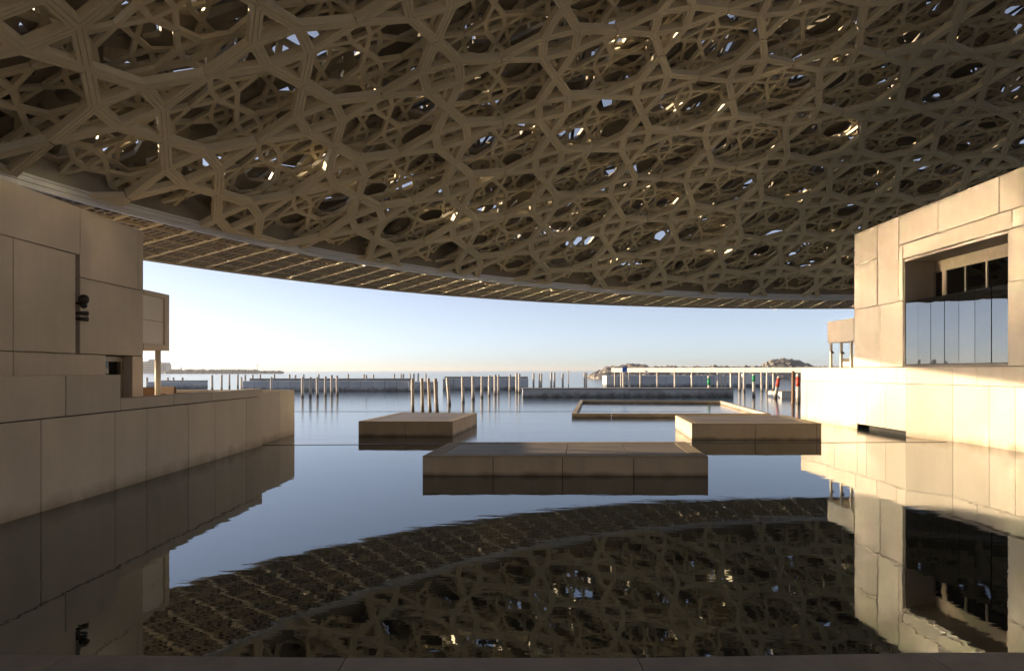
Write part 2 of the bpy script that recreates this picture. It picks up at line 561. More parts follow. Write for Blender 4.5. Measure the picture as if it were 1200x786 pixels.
# right basin wall, two planes
ra = thing('basin_wall', 'sunlit pale panelled wall on the right, its far part standing forward over a dark water slot', 'wall', (17.9, 36, 0))
MB().box(17.98, 18.70, 31.05, 42.25, 0.30, 3.12).build('wall_core', M['core'], ra)
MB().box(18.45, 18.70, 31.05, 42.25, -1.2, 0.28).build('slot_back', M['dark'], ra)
la = [31.02, 32.7, 34.5, 35.4, 37.9, 39.5, 41.45, 42.3]
panels(ra, 17.9, -1, [(la[i], la[i + 1], 0.24 if la[i + 1] < 35.5 else -0.8, 2.39) for i in range(len(la) - 1)], M['wall'])
lu = [31.02, 31.8, 33.5, 35.6, 38.7, 42.3]
panels(ra, 17.9, -1, [(lu[i], lu[i + 1], 2.39, 3.155) for i in range(len(lu) - 1)], M['wall'], 0.4, name='parapet_panel')
MB().prism([(17.90, 31.01), (18.80, 29.13), (18.85, 29.13), (18.85, 31.01)], -0.8, 2.378).build('return_panel', M['wall'], ra)
MB().prism([(17.90, 31.01), (18.80, 29.13), (18.85, 29.13), (18.85, 31.01)], 2.402, 3.155).build('return_panel', M['wall'], ra)
MB().box(18.3, 40, 31.05, 42.25, 2.95, 3.10).build('terrace_floor', M['plat_rim'], ra)
MB().box(18.0, 40, 42.252, 42.30, -1.0, 3.15).build('end_wall', M['wall'], ra)
rb = thing('basin_wall', 'sunlit pale panelled wall on the right, its near part below the big window', 'wall', (18.8, 20, 0))
MB().box(18.88, 19.2, 2, 31.0, -1.2, 3.12).build('wall_core', M['core'], rb)
lb_ = [2, 5, 8, 11, 13.6, 16.2, 18.6, 20.9, 23.2, 25.5, 26.9, 29.12]
panels(rb, 18.8, -1, [(lb_[i], lb_[i + 1], -0.8, 2.39) for i in range(len(lb_) - 1)], M['wall'])
lbu = [2, 6, 10, 14, 17.5, 20, 22.5, 25.0, 27.6, 29.12]
panels(rb, 18.8, -1, [(lbu[i], lbu[i + 1], 2.39, 3.155) for i in range(len(lbu) - 1)], M['wall'])

# right gallery building
XR = 18.6
rt = thing('gallery_building', 'tall pale panelled building on the right with a deep window opening and glass screen', 'building', (18.6, 25, 3.16))
RT = 10.42
k = MB()
k.box(19.16, 40, -4, 25.62, 3.17, RT - .05); k.box(19.16, 40, 32.50, 37.0, 3.17, RT - .05)
k.box(19.16, 40, 25.62, 32.50, 8.34, RT - .05); k.box(24, 40, 25.62, 32.50, 3.17, 8.34)
k.build('building_core', M['core'], rt)
Q = [(34.75, 37.1, 8.70, RT), (34.75, 37.1, 6.30, 8.70), (34.5, 37.1, 3.165, 6.30),
     (32.85, 34.75, 6.30, RT), (32.50, 34.5, 3.165, 6.30), (32.50, 32.85, 6.30, 8.99),
     (29.8, 32.85, 8.99, RT), (26.07, 29.8, 8.99, RT), (20, 26.07, 8.99, RT),
     (25.40, 32.50, 8.28, 8.99), (20, 25.62, 6.30, 8.28), (20, 25.40, 8.28, 8.99), (14, 25.62, 3.165, 6.30),
     (14, 20, 6.3, 8.99), (12, 20, 8.99, RT), (2, 14, 3.165, 6.3), (2, 14, 6.3, 8.99), (2, 12, 8.99, RT)]
panels(rt, XR, -1, Q, M['panel'], 0.55)
MB().box(XR, 40, 37.02, 37.09, 3.17, RT).build('end_wall', M['panel'], rt)
MB().box(19, 40, -4, 37.0, RT - .04, RT + .02).build('roof', M['panel'], rt)
# recess of the window
MB().box(XR + .06, 20.3, 32.44, 32.49, 3.18, 8.27).build('reveal', M['panel'], rt)
MB().box(XR + .06, 20.3, 25.63, 25.68, 3.18, 8.27).build('reveal', M['panel'], rt)
MB().box(XR + .06, 20.3, 25.69, 32.43, 8.16, 8.275).build('recess_ceiling', M['panel'], rt)
MB().box(XR + .06, 23.9, 25.69, 32.43, 3.17, 3.26).build('recess_floor', M['plat_top'], rt)
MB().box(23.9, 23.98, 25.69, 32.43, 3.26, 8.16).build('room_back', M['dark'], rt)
win = link('window', None, rt); win.location = (0, 0, 0); win.matrix_parent_inverse = MPI(rt)
def wchild(mb, name, m):
    o = link(name, mb.mesh(name, m)); o.parent = win; return o
wchild(MB().box(20.06, 20.2, 25.7, 32.42, 7.62, 8.15), 'transom', M['mullion'])
ys = []
for xz in (590, 622, 695, 770):
    px = 900 + xz / 3.0
    ys.append(20.05 * 800 / (px - 600))
ys = [32.38] + ys[1:] + [27.0, 25.75]
for i, y in enumerate(ys):
    wdt = 0.16 if i == 1 else 0.05
    wchild(MB().box(20.02, 20.16, y - wdt, y + wdt, 3.27, 7.61), 'mullion', M['mullion'])
for a, c in zip(ys[:-1], ys[1:]):
    if a - c > .3:
        wchild(MB().box(20.08, 20.10, c + .06, a - .06, 3.27, 7.60), 'pane', M['glass_dark'])
MB().box(20.22, 20.28, 27.2, 29.9, 6.55, 6.95).build('reflection_band', M['white'], rt, label='pale band behind the dark window panes, standing in for a white reflection')  # added pale strip in place of the white block and reflections in the glass
# glass screen
ng = 7
gy = [25.66 + (32.42 - 25.66) * i / ng for i in range(ng + 1)]
bal = thing('glass_screen', 'tall frameless glass screen closing the lower half of the right window opening', 'glass screen', (18.7, 29, 3.17))
for i in range(ng):
    t = random.uniform(-.012, .012)
    MB().prism([(18.70 + t, gy[i] + .012), (18.722 + t, gy[i] + .012), (18.722 - t, gy[i + 1] - .012), (18.70 - t, gy[i + 1] - .012)], 3.27, 6.26).build('glass_pane', M['glass'], bal)
MB().box(18.67, 18.75, 25.69, 32.43, 3.262, 3.30).build('base_rail', M['metal_dark'], bal)
# unseen gallery added behind the quay to bounce light onto platforms and dome
gb = thing('gallery_building', 'unseen beige panelled gallery building added behind the quay to bounce sunlight', 'building', (0, -16, .1))
MB().box(-26, 18, -24, -14.07, .105, 8.9).build('building_core', M['core'], gb)
for i in range(11):
    for z0, z1 in ((.11, 3.1), (3.1, 6.2), (6.2, 9.0)):
        MB().chamfer_box(-26 + 4 * i + .011, -22 + 4 * i - .011, -14.06, -14.0, z0 + .011, z1 - .011, .008).build('wall_panel', M['panel'], gb)
MB().box(-26.1, 18.1, -24, -13.95, 9.0, 9.15).build('roof', M['panel'], gb)
# canopy on the right terrace
rc = thing('terrace_canopy', 'pale boxy terrace canopy on slim posts beyond the right building', 'canopy', (18.8, 38.7, 3.1))
MB().chamfer_box(18.6, 26, 37.15, 40.25, 4.62, 5.86, .02).build('canopy_box', M['panel'], rc)
for y in (40.05, 38.8, 37.65):
    MB().box(18.66, 18.78, y - .06, y + .06, 3.11, 4.62).build('post', M['column'], rc)
MB().tube((18.72, 39.93, 4.08), (18.72, 39.75, 4.02), .07, .05).build('lamp_head', M['metal_dark'], rc)
MB().tube((18.72, 38.68, 4.02), (18.72, 38.5, 3.96), .07, .05).build('lamp_head', M['metal_dark'], rc)
def sofa(y, label):
    t = thing('terrace_sofa', label, 'sofa', (19.6, y, 3.1), 'white sofas under the terrace canopy')
    for nm, bx in (('seat', (-.4, .4, -.55, .55, .10, .40)), ('backrest', (.28, .45, -.55, .55, .41, .80)), ('armrest', (-.4, .27, -.70, -.56, .08, .6)), ('armrest', (-.4, .27, .56, .70, .08, .6))):
        o = link(nm, MB().chamfer_box(*bx, .03).mesh(nm, M['white'])); o.parent = t
    for sx in (-.35, .35):
        for sy in (-.5, .5):
            o = link('foot', MB().box(sx - .04, sx + .04, sy - .04, sy + .04, 0, .1).mesh('foot', M['metal_dark'])); o.parent = t
sofa(39.3, 'white low sofa under the right terrace canopy, by its far post')
sofa(37.7, 'white low sofa under the right terrace canopy, beside the building corner')

# ------------------------------------------------------------------ platforms in the basin
def lerp(a, b, t): return (a[0] + (b[0] - a[0]) * t, a[1] + (b[1] - a[1]) * t)

def platform(c, top, joints, label, rim=0.45, top_div=(4, 3)):
    """c = front-left, front-right, back-right, back-left in plan"""
    cx = sum(p[0] for p in c) / 4; cy = sum(p[1] for p in c) / 4
    t = thing('platform', label, 'platform', (cx, cy, 0), 'stone platforms in the basin')
    def shrink(k): return [(p[0] + (cx - p[0]) * k, p[1] + (cy - p[1]) * k) for p in c]
    MB().prism(shrink(.03), -0.8, top - 0.06).build('platform_core', M['core'], t)
    # side panels
    def side(a, b, cuts):
        L = math.dist(a, b)
        nx, ny = (b[1] - a[1]) / L, -(b[0] - a[0]) / L
        for u0, u1 in zip(cuts[:-1], cuts[1:]):
            g = .012 / L
            p, q = lerp(a, b, u0 + (g if u0 > 0 else 0.0)), lerp(a, b, u1 - (g if u1 < 1 else 0.0))
            th = .10
            MB().prism([p, q, (q[0] - nx * th, q[1] - ny * th), (p[0] - nx * th, p[1] - ny * th)], -0.6, top - 0.045).build('side_panel', M['plat'], t)
    side(c[0], c[1], joints)
    e = 0.101
    def inset_edge(a, b):
        L = math.dist(a, b); return lerp(a, b, e / L), lerp(a, b, 1 - e / L)
    side(*inset_edge(c[1], c[2]), [0, .5, 1]); side(*inset_edge(c[3], c[0]), [0, .5, 1]); side(c[2], c[3], [0, .34, .67, 1])
    # rim stones and paving
    L1 = math.dist(c[0], c[1]); L2 = math.dist(c[1], c[2])
    def uv(u, v): return lerp(lerp(c[0], c[1], u), lerp(c[3], c[2], u), v)
    ru, rv = rim / L1, rim / L2
    for (u0, u1, v0, v1) in ((0, 1, 0, rv), (0, 1, 1 - rv, 1), (0, ru, rv, 1 - rv), (1 - ru, 1, rv, 1 - rv)):
        g = .004
        MB().prism([uv(u0, v0 + g / 2), uv(u1, v0 + g / 2), uv(u1, v1 - g / 2), uv(u0, v1 - g / 2)], top - .042, top).build('rim_stone', M['plat_rim'], t)
    nu, nv = top_div
    for i in range(nu):
        for j in range(nv):
            u0, u1 = ru + (1 - 2 * ru) * i / nu, ru + (1 - 2 * ru) * (i + 1) / nu
            v0, v1 = rv + (1 - 2 * rv) * j / nv, rv + (1 - 2 * rv) * (j + 1) / nv
            MB().prism([uv(u0 + .0008, v0 + .002), uv(u1 - .0008, v0 + .002), uv(u1 - .0008, v1 - .002), uv(u0 + .0008, v1 - .002)],
                       top - .042, top - .008 + random.uniform(-.003, .003)).build('paving_stone', M['plat_top'], t)
    return t

platform([(-2.56, 19.55), (5.58, 19.42), (5.98, 23.5), (-2.12, 23.3)], .555, [0, .248, .492, .741, 1],
         'largest stone platform in the middle of the water, front of four panels')
platform([(-7.06, 31.4), (-2.73, 31.3), (-1.93, 37.6), (-6.2, 38.2)], .67, [0, .5, 1],
         'stone platform left of and behind the big middle one, near the leaning piles', .35, (3, 3))
platform([(7.85, 29.8), (13.5, 29.8), (14.15, 35.5), (8.45, 35.3)], .69, [0, .49, .965, 1],
         'stone platform by the sunlit right wall with its left side bright', .35, (3, 3))

# square frame lying in the water
fr = thing('pool_frame', 'low hollow stone frame lying in the water behind the right platform', 'pool frame', (11, 52, 0))
O = [(3.82, 43.7), (16.5, 43.5), (19.1, 61.9), (6.35, 63.6)]
def fuv(u, v): return lerp(lerp(O[0], O[1], u), lerp(O[3], O[2], u), v)
fu, fv = .020, .018
def frame_piece(u0, u1, v0, v1):
    MB().prism([fuv(u0, v0), fuv(u1, v0), fuv(u1, v1), fuv(u0, v1)], -0.6, 0.25).build('kerb_stone', M['plat'], fr)
for i in range(5):
    frame_piece(i / 5 + .0008, (i + 1) / 5 - .0008, 0, fv)
    frame_piece(i / 5 + .0008, (i + 1) / 5 - .0008, 1 - fv, 1)
for i in range(4):
    a, b = fv + (1 - 2 * fv) * i / 4, fv + (1 - 2 * fv) * (i + 1) / 4
    frame_piece(0, fu, a + .0008, b - .0008); frame_piece(1 - fu, 1, a + .0008, b - .0008)

# long low slab
sb = thing('jetty_slab', 'long low dark concrete slab lying in the water beyond the hollow frame', 'jetty', (13, 78, 0))
for i in range(6):
    x0, x1 = 1.2 + 23.8 * i / 6, 1.2 + 23.8 * (i + 1) / 6
    MB().chamfer_box(x0 + .01, x1 - .01, 77, 80.5, -.6, .90, .02).build('slab_block', M['caisson'], sb)
MB().box(1.1, 25.1, 76.9, 80.6, .905, 1.0).build('slab_cap', M['cap'], sb)

# white float
fl = thing('pontoon', 'small white pontoon floating by the far end of the right wall', 'pontoon', (31, 76, 0))
MB().chamfer_box(29.6, 36, 75, 79, -.2, .62, .04).build('hull', M['white'], fl)
MB().chamfer_box(29.7, 36, 75.1, 78.9, .625, .70, .02).build('deck', M['plat_rim'], fl)


# ------------------------------------------------------------------ breakwaters
def caissons(label, x0, x1, y, depth, top, n, cap=0.25, name='breakwater'):
    t = thing(name, label, 'breakwater', ((x0 + x1) / 2, y, 0))
    for i in range(n):
        a, b = x0 + (x1 - x0) * i / n, x0 + (x1 - x0) * (i + 1) / n
        MB().chamfer_box(a + .02, b - .02, y + random.uniform(0, .06), y + depth, -1, top, .04).build('caisson_block', M['caisson'], t)
    if cap:
        MB().box(x0, x1, y + depth * .55, y + depth, top + .003, top + cap).build('parapet', M['cap'], t)
    return t
caissons('grey concrete breakwater beyond the end of the left wall', -39.5, -15.2, 100, 5, 1.45, 14, .35)
caissons('pale lower breakwater block between the two longer grey breakwaters', -15.0, -11.2, 98.6, 5, 1.35, 2, 0)
caissons('grey concrete breakwater in the centre distance behind the row of piles', -11.0, 2.6, 108, 6, 1.7, 8, .30)
caissons('short grey breakwater piece seen between the left terrace column and chairs', -61, -53, 114, 5, 1.1, 4, .2)
cr = caissons('grey concrete breakwater under the pale walkway on the right', 17.7, 49.0, 128, 6, 2.05, 14, 0)
MB().box(43.0, 46.2, 127.4, 127.95, .5, 2.4).build('gate_panel', M['white'], cr, label='pale beige panel near the right end of the breakwater')

# pale walkway on posts, running towards us from left to right
wk = thing('walkway', 'long pale elevated walkway on white posts in front of the rocks', 'walkway', (32, 112, 0))
WA, WB = (18.2, 125.0), (47.0, 98.0)
wn_ = Vector((WB[1] - WA[1], -(WB[0] - WA[0]), 0)).normalized()   # towards the camera
def wpt(t, off):
    p = lerp(WA, WB, t); return (p[0] + wn_.x * off, p[1] + wn_.y * off)
for i in range(12):
    a, b = i / 12 + .0004, (i + 1) / 12 - .0004
    MB().prism([wpt(a, 0), wpt(b, 0), wpt(b, -2.2), wpt(a, -2.2)], 2.70, 3.05).build('deck_beam', M['white'], wk)
    MB().prism([wpt(a, .06), wpt(b, .06), wpt(b, -.06), wpt(a, -.06)], 3.054, 3.45).build('parapet_panel', M['white'], wk)
for px in (719, 748.8, 768.8, 789.3, 809.3, 855, 905):
    k_ = (px - 600) / F
    t = (k_ * WA[1] - WA[0]) / ((WB[0] - WA[0]) - k_ * (WB[1] - WA[1]))
    x, y = wpt(t, -.5)
    MB().tube((x, y, -.8), (x, y, 2.70), .19, n=10).build('post', M['pile'], wk, smooth=True)
sg = thing('sign', 'small blue sign board at the left end of the pale walkway', 'sign', (19.9, 121, 2.6))
MB().box(19.55, 20.4, 120.9, 121.0, 2.72, 3.6).build('board', M['blue'], sg)
MB().tube((19.97, 120.95, 1.0), (19.97, 120.95, 2.71), .05).build('post', M['metal_dark'], sg)


# ------------------------------------------------------------------ rocks
def rocks(name, boxes, label, cat, n, size):
    mb = MB()
    ico = [(0, 0, 1), (.894, 0, .447), (.276, .851, .447), (-.724, .526, .447), (-.724, -.526, .447), (.276, -.851, .447),
           (.724, .526, -.447), (-.276, .851, -.447), (-.894, 0, -.447), (-.276, -.851, -.447), (.724, -.526, -.447), (0, 0, -1)]
    icf = [(0,1,2),(0,2,3),(0,3,4),(0,4,5),(0,5,1),(1,6,2),(2,7,3),(3,8,4),(4,9,5),(5,10,1),(2,6,7),(3,7,8),(4,8,9),(5,9,10),(1,10,6),(11,7,6),(11,8,7),(11,9,8),(11,10,9),(11,6,10)]
    for _ in range(n):
        x0, x1, y0, y1, prof = random.choice(boxes)
        u, v = random.random(), random.random()
        x, y = x0 + (x1 - x0) * u, y0 + (y1 - y0) * v
        z = prof(u) * min(1, v * 2.2) * random.uniform(.75, 1)
        s = size * random.uniform(.6, 1.5)
        vv = [(x + p[0] * s * random.uniform(.7, 1.25), y + p[1] * s * random.uniform(.7, 1.25), z + p[2] * s * .8 * random.uniform(.7, 1.2)) for p in ico]
        mb.add(vv, icf)
    return mb.build(name, M['rock'], label=label, cat=cat, kind='stuff')
rocks('rock_revetment', [(31, 130, 250, 270, lambda u: 3.6 * min(1, u * 14 + .1))] , 'grey rock rubble bank behind the pale walkway', 'rocks', 1500, 1.25)
rocks('rock_mound', [(41, 56, 262, 276, lambda u: 2.2 + 3.0 * math.sin(math.pi * min(1, max(0, u))) ** .6)], 'low rock mound above the left end of the rubble bank', 'rocks', 220, 1.0)
rocks('rock_mound', [(100, 124, 270, 284, lambda u: 1.5 + 5.6 * math.sin(math.pi * u) ** .55)], 'higher rock mound near the right end of the rubble bank', 'rocks', 420, 1.2)
rocks('far_breakwater', [(-345, -232, 680, 692, lambda u: 2.6 * (1 if u < .78 else .45))], 'distant dark rock breakwater on the horizon at the left', 'breakwater', 900, 1.7)
lp = thing('beacon', 'thin beacon mast on the distant breakwater at the left', 'beacon', (-254.5, 682, 2))
MB().tube((-254.5, 682, 1), (-254.5, 682, 8), .28, .18).build('mast', M['far'], lp)
MB().box(-255.0, -254.0, 681.6, 682.4, 8, 8.9).build('lantern', M['far'], lp)
lp = thing('beacon', 'short stubby post on the distant breakwater near the left column', 'beacon', (-330, 682, 2))
MB().tube((-330.5, 682, 1), (-330.5, 682, 5), .5, .4).build('mast', M['far'], lp)
MB().box(-331.1, -329.9, 681.4, 682.6, 5, 5.8).build('lantern', M['far'], lp)

# far city blocks at the left
def tower(x, y, w_, dp, h, label, rows, cols):
    t = thing('apartment_tower', label, 'building', (x, y, 0))
    MB().box(x - w_ / 2, x + w_ / 2, y, y + dp, 0, h).build('wall', M['far'], t)
    MB().box(x - w_ / 2 + 1, x + w_ / 2 - 1, y + 1, y + dp - 1, h, h + 2).build('roof', M['far'], t)
    for i in range(cols):
        for j in range(rows):
            xx, zz = x - w_ / 2 + w_ * (i + .5) / cols, 2.5 + (h - 3) * (j + .4) / rows
            MB().box(xx - w_ / cols * .3, xx + w_ / cols * .3, y - .12, y + .1, zz - .9, zz + .9).build('window', M['window'], t)
tower(-475, 900, 11, 14, 16, 'distant hazy building block left of the column, the taller one', 4, 4)
tower(-463.5, 905, 10, 14, 11.5, 'distant hazy building block left of the column, the lower one', 3, 4)
tower(-487, 905, 10, 14, 13, 'distant hazy building block partly behind the left canopy corner', 3, 4)


# ------------------------------------------------------------------ piles standing in the sea
pile_cache = {}
def pile(x, ytop, ybase, label, rad=0.12, tilt=0.0, band=None, group='piles standing in the sea', m='pile'):
    X, Y = ground(x, ybase)
    h = height(ytop, Y)
    t = thing('pile', label, 'pile', (X, Y, 0), group)
    j = random.uniform(-.012, .012)
    prof = [(rad * 1.12, -0.9), (rad * 1.10, .1), (rad * 1.02, .45), (rad, .8), (rad * .95, h - .08), (rad * .72, h)]
    if band:
        prof = [(rad * 1.12, -0.9), (rad * 1.05, .3), (rad, .8), (rad, h - band[1] - .005)]
    o = link('shaft', MB().lathe((0, 0, 0), prof, 10).mesh('shaft', M[m], True)); o.parent = t
    if band:
        zz = h - band[1]
        o = link('painted_top', MB().lathe((0, 0, 0), [(rad * 1.03, zz), (rad * 1.03, h - .05 - band[2])], 10).mesh('painted_top', M[band[0]], True)); o.parent = t
        o = link('cap', MB().lathe((0, 0, 0), [(rad * 1.0, h - .045 - band[2]), (rad * .98, h - .02), (rad * .2, h + .06)], 10).mesh('cap', M['pile'], True)); o.parent = t
    t.rotation_euler = (random.uniform(-.01, .01), tilt + j, random.uniform(0, 6))
    if tilt:
        t.rotation_euler = (0, tilt, 0)
    return t
ORD = ['first', 'second', 'third', 'fourth', 'fifth', 'sixth', 'seventh', 'eighth', 'ninth', 'tenth', 'eleventh', 'twelfth', 'thirteenth', 'fourteenth', 'fifteenth', 'sixteenth']
# nearest curving row in the middle (coordinates of a 4x enlargement that starts at 400, 410)
midrow = [(335, 135, 290, .115, 0), (381, 132, 288, .12, -.02), (416, 132, 287, .115, -.05), (448, 133, 288, .14, -.05), (507, 128, 255, .14, -.08), (571, 124, 243, .15, -.02),
          (618, 122, 232, .17, 0), (659, 122, 222, .15, 0), (693, 118, 213, .15, 0), (721, 116, 208, .18, 0), (736, 116, 203, .14, 0), (790, 114, 190, .17, 0),
          (822, 108, 197, .19, 0), (835, 110, 200, .17, 0)]
for i, (x, a, b, r, tl) in enumerate(midrow):
    extra = ', leaning left' if tl < -.03 else ''
    pile(400 + x / 4, 410 + a / 4, 410 + b / 4, f'pale pile{extra}, {ORD[i]} from the left in the row behind the left platform', r, tl)
# group behind the long slab
grp = [(901, 108, 183), (929, 110, 183), (937, 110, 184), (984, 105, 183), (999, 105, 182), (1038, 110, 184), (1065, 95, 183), (1141, 106, 183), (1148, 106, 182)]
for i, (x, a, b) in enumerate(grp):
    pile(400 + x / 4, 410 + a / 4, 410 + b / 4, f'pale pile, {ORD[i]} from the left in the cluster behind the long slab', .17 if x != 1065 else .08)
# row before the left breakwater (6x enlargement from 240, 420)
lrow = [(687, 130, 268), (742, 130, 268), (793, 130, 266), (848, 125, 260), (893, 115, 256), (932, 120, 254)]
for i, (x, a, b) in enumerate(lrow):
    pile(240 + x / 6, 420 + a / 6, 420 + b / 6, f'pale pile, {ORD[i]} from the left in the row beside the left wall end', .16, random.choice((0, .015, -.02)))
pile(240 + 1135 / 6, 420 + 115 / 6, 420 + 224 / 6, 'lone pale pile before the low pale breakwater block', .16)
lfar = [(52, 115, 224), (118, 113, 220), (173, 110, 205), (232, 110, 205), (258, 130, 222), (285, 113, 205), (337, 113, 205), (390, 110, 205), (468, 130, 236)]
for i, (x, a, b) in enumerate(lfar):
    pile(240 + x / 6, 420 + a / 6, 420 + b / 6, f'pale pile, {ORD[i]} from the left rising above the left wall top', .17)
fl_ = [(50, 168, 214), (88, 168, 214), (147, 168, 216), (173, 168, 214), (215, 168, 214)]
for i, (x, a, b) in enumerate(fl_):
    pile(160 + x / 4, 400 + a / 4, 400 + b / 4, f'pale pile, {ORD[i]} from the left in the group around the left terrace column', .2)
# posts that rise behind the left breakwaters
bk = [(490, 110), (595, 110), (637, 115), (695, 110), (800, 108), (1008, 108), (1120, 110), (1185, 112)]
for i, (x, a) in enumerate(bk):
    pile(240 + x / 6, 420 + a / 6, 454.8, f'thin pale pile rising behind the left breakwater, {ORD[i]} from the left', .17)
bk2 = [(248, 112), (279, 112), (291, 112), (322, 110), (341, 110), (360, 108), (396, 110)]
for i, (x, a) in enumerate(bk2):
    pile(400 + x / 4, 410 + a / 4, 453.6, f'thin pale pile rising behind the central breakwater, {ORD[i]} from the left', .16)
# right-hand piles (3.75x enlargement from 660, 410)
def z2(x, y): return 660 + x / 3.75, 410 + y / 3.75
r1 = [(255, 97, 170), (265, 97, 172), (291, 99, 172), (680, 97, 168), (695, 97, 168), (712, 95, 168), (775, 97, 180), (795, 97, 184), (873, 97, 180), (896, 97, 184)]
for i, (x, a, b) in enumerate(r1):
    px, ya = z2(x, a); _, yb = z2(x, b)
    pile(px, ya, yb, f'pale pile, {ORD[i]} from the left among those in front of the pale walkway', .18)
px, ya = z2(641, 113); _, yb = z2(641, 205)
pile(px, ya, yb, 'pale pile with a green painted band standing behind the hollow frame', .17, 0, ('green', 1.05, .25))
px, ya = z2(838, 106); _, yb = z2(838, 205)
pile(px, ya, yb, 'pale pile with a green painted top right of the long slab', .17, 0, ('green', .85, .1))
px, ya = z2(932, 115); _, yb = z2(930, 212)
pile(px, ya, yb, 'red topped pile leaning to the right near the white pontoon', .19, .17, ('red', 1.1, .15))
px, ya = z2(1010, 93); _, yb = z2(1010, 234)
pile(px, ya, yb, 'tall bare rusty brown pile beside the white pontoon', .15, 0, m='brownpile')
px, ya = z2(1032, 105); _, yb = z2(1032, 232)
pile(px, ya, yb, 'upright red topped pile against the end of the right wall', .18, 0, ('red', 1.15, .25))


# ------------------------------------------------------------------ the dome
DS = 0.58
CX, CY = 47.5 * DS, 18.0 * DS
RS, RIN, ROUT, ZR = 150.0 * DS, 75.0 * DS, 91.5 * DS, 3.0 + 10.0 * DS
ZC = ZR - math.sqrt(RS ** 2 - RIN ** 2)
RO = 165.5 * DS
ZCO = 3.0 + 38.0 * DS - RO
dome = thing('lattice_dome', 'huge shallow dome of layered star lattice overhanging the water', 'dome', (CX, CY, ZR))

def inset_poly(P, w):
    n = len(P); out = []
    area = sum(P[i][0] * P[(i + 1) % n][1] - P[(i + 1) % n][0] * P[i][1] for i in range(n))
    s = 1 if area > 0 else -1
    for i in range(n):
        a, b, c = np.array(P[i - 1]), np.array(P[i]), np.array(P[(i + 1) % n])
        d1 = (b - a) / np.linalg.norm(b - a); d2 = (c - b) / np.linalg.norm(c - b)
        n1 = np.array([-d1[1], d1[0]]) * s; n2 = np.array([-d2[1], d2[0]]) * s
        bis = n1 + n2
        out.append(b + bis * (w / (1 + n1 @ n2)))
    return out

def star_template(w, wo, depth, grooves):
    """one cast star: a square with a triangle on each side; unit period. z (third number) is in metres outward"""
    c = .14645
    A = [(.5, 0), (0, .5), (-.5, 0), (0, -.5)]
    K = [(c, c), (-c, c), (-c, -c), (c, -c)]
    OC = [(.5, .5), (-.5, .5), (-.5, -.5), (.5, -.5)]
    loops = [(K, None)]
    tri = [(K[3], A[0], K[0]), (K[0], A[1], K[1]), (K[1], A[2], K[2]), (K[2], A[3], K[3])]
    loops += [(list(t), None) for t in tri]
    chains = [((A[0], K[0], A[1]), OC[0]), ((A[1], K[1], A[2]), OC[1]), ((A[2], K[2], A[3]), OC[2]), ((A[3], K[3], A[0]), OC[3])]
    if grooves:
        prof = [(0, .0), (.34, .0), (.37, .03), (.45, .03), (.48, .0), (1, 0.0), (1, depth)]
    else:
        prof = [(0, 0), (1, 0), (1, depth)]
    V, Fc = [], []
    def strip(rings, closed):
        n = len(rings[0][0])
        base = len(V)
        for pts, z in rings:
            for p in pts: V.append((p[0], p[1], z))
        m = n if closed else n - 1
        for k in range(len(rings) - 1):
            for i in range(m):
                j = (i + 1) % n
                Fc.append((base + k * n + i, base + k * n + j, base + (k + 1) * n + j, base + (k + 1) * n + i))
    for P, _ in loops:
        ww = min(w / 2, .09) if len(P) == 3 else w / 2
        strip([(inset_poly(P, ww * t) if t > 0 else [np.array(p) for p in P], z) for t, z in prof], True)
    for P, oc in chains:
        rings = []
        for t, z in prof:
            q = (wo * t) / math.cos(math.pi / 8) / .5
            rings.append(([np.array(p) + (np.array(oc) - np.array(p)) * q for p in P], z))
        strip(rings, False)
    return np.array(V), np.array(Fc)

def map_dome(x, t_or_y, off, arc=True, R=RS, zc=ZC, rmax=None):
    y = CY + R * np.sin(t_or_y / R) if arc else t_or_y
    rx, ry = x - CX, y - CY
    if rmax:                       # beams end cleanly on the rim
        rr = np.hypot(rx, ry)
        kk = np.minimum(1.0, rmax / np.maximum(rr, 1e-6))
        rx, ry = rx * kk, ry * kk
    rz = np.sqrt(np.maximum(R * R - rx * rx - ry * ry, 1.0))
    k = (R + off) / R
    return np.stack([CX + rx * k, CY + ry * k, zc + rz * k], -1)

def cull(Vw, Fc, rmax):
    q = Vw[Fc]
    r = np.hypot(q[..., 0] - CX, q[..., 1] - CY).min(1)
    return Fc[r < rmax - .003]

def np_mesh(name, V, Fc, m):
    me = bpy.data.meshes.new(name)
    used, inv = np.unique(Fc, return_inverse=True)
    V = V[used]; Fc = inv.reshape(Fc.shape)
    me.vertices.add(len(V)); me.vertices.foreach_set('co', V.astype(np.float32).ravel())
    me.loops.add(Fc.size); me.loops.foreach_set('vertex_index', Fc.astype(np.int32).ravel())
    me.polygons.add(len(Fc)); me.polygons.foreach_set('loop_start', np.arange(0, Fc.size, 4, dtype=np.int32))
    me.update(calc_edges=True)
    me.shade_flat()
    me.materials.append(m)
    return me

def proj(P):
    y = np.maximum(P[..., 1], .5)
    return 600 + F * P[..., 0] / y, 434 - F * (P[..., 2] - EYE) / y

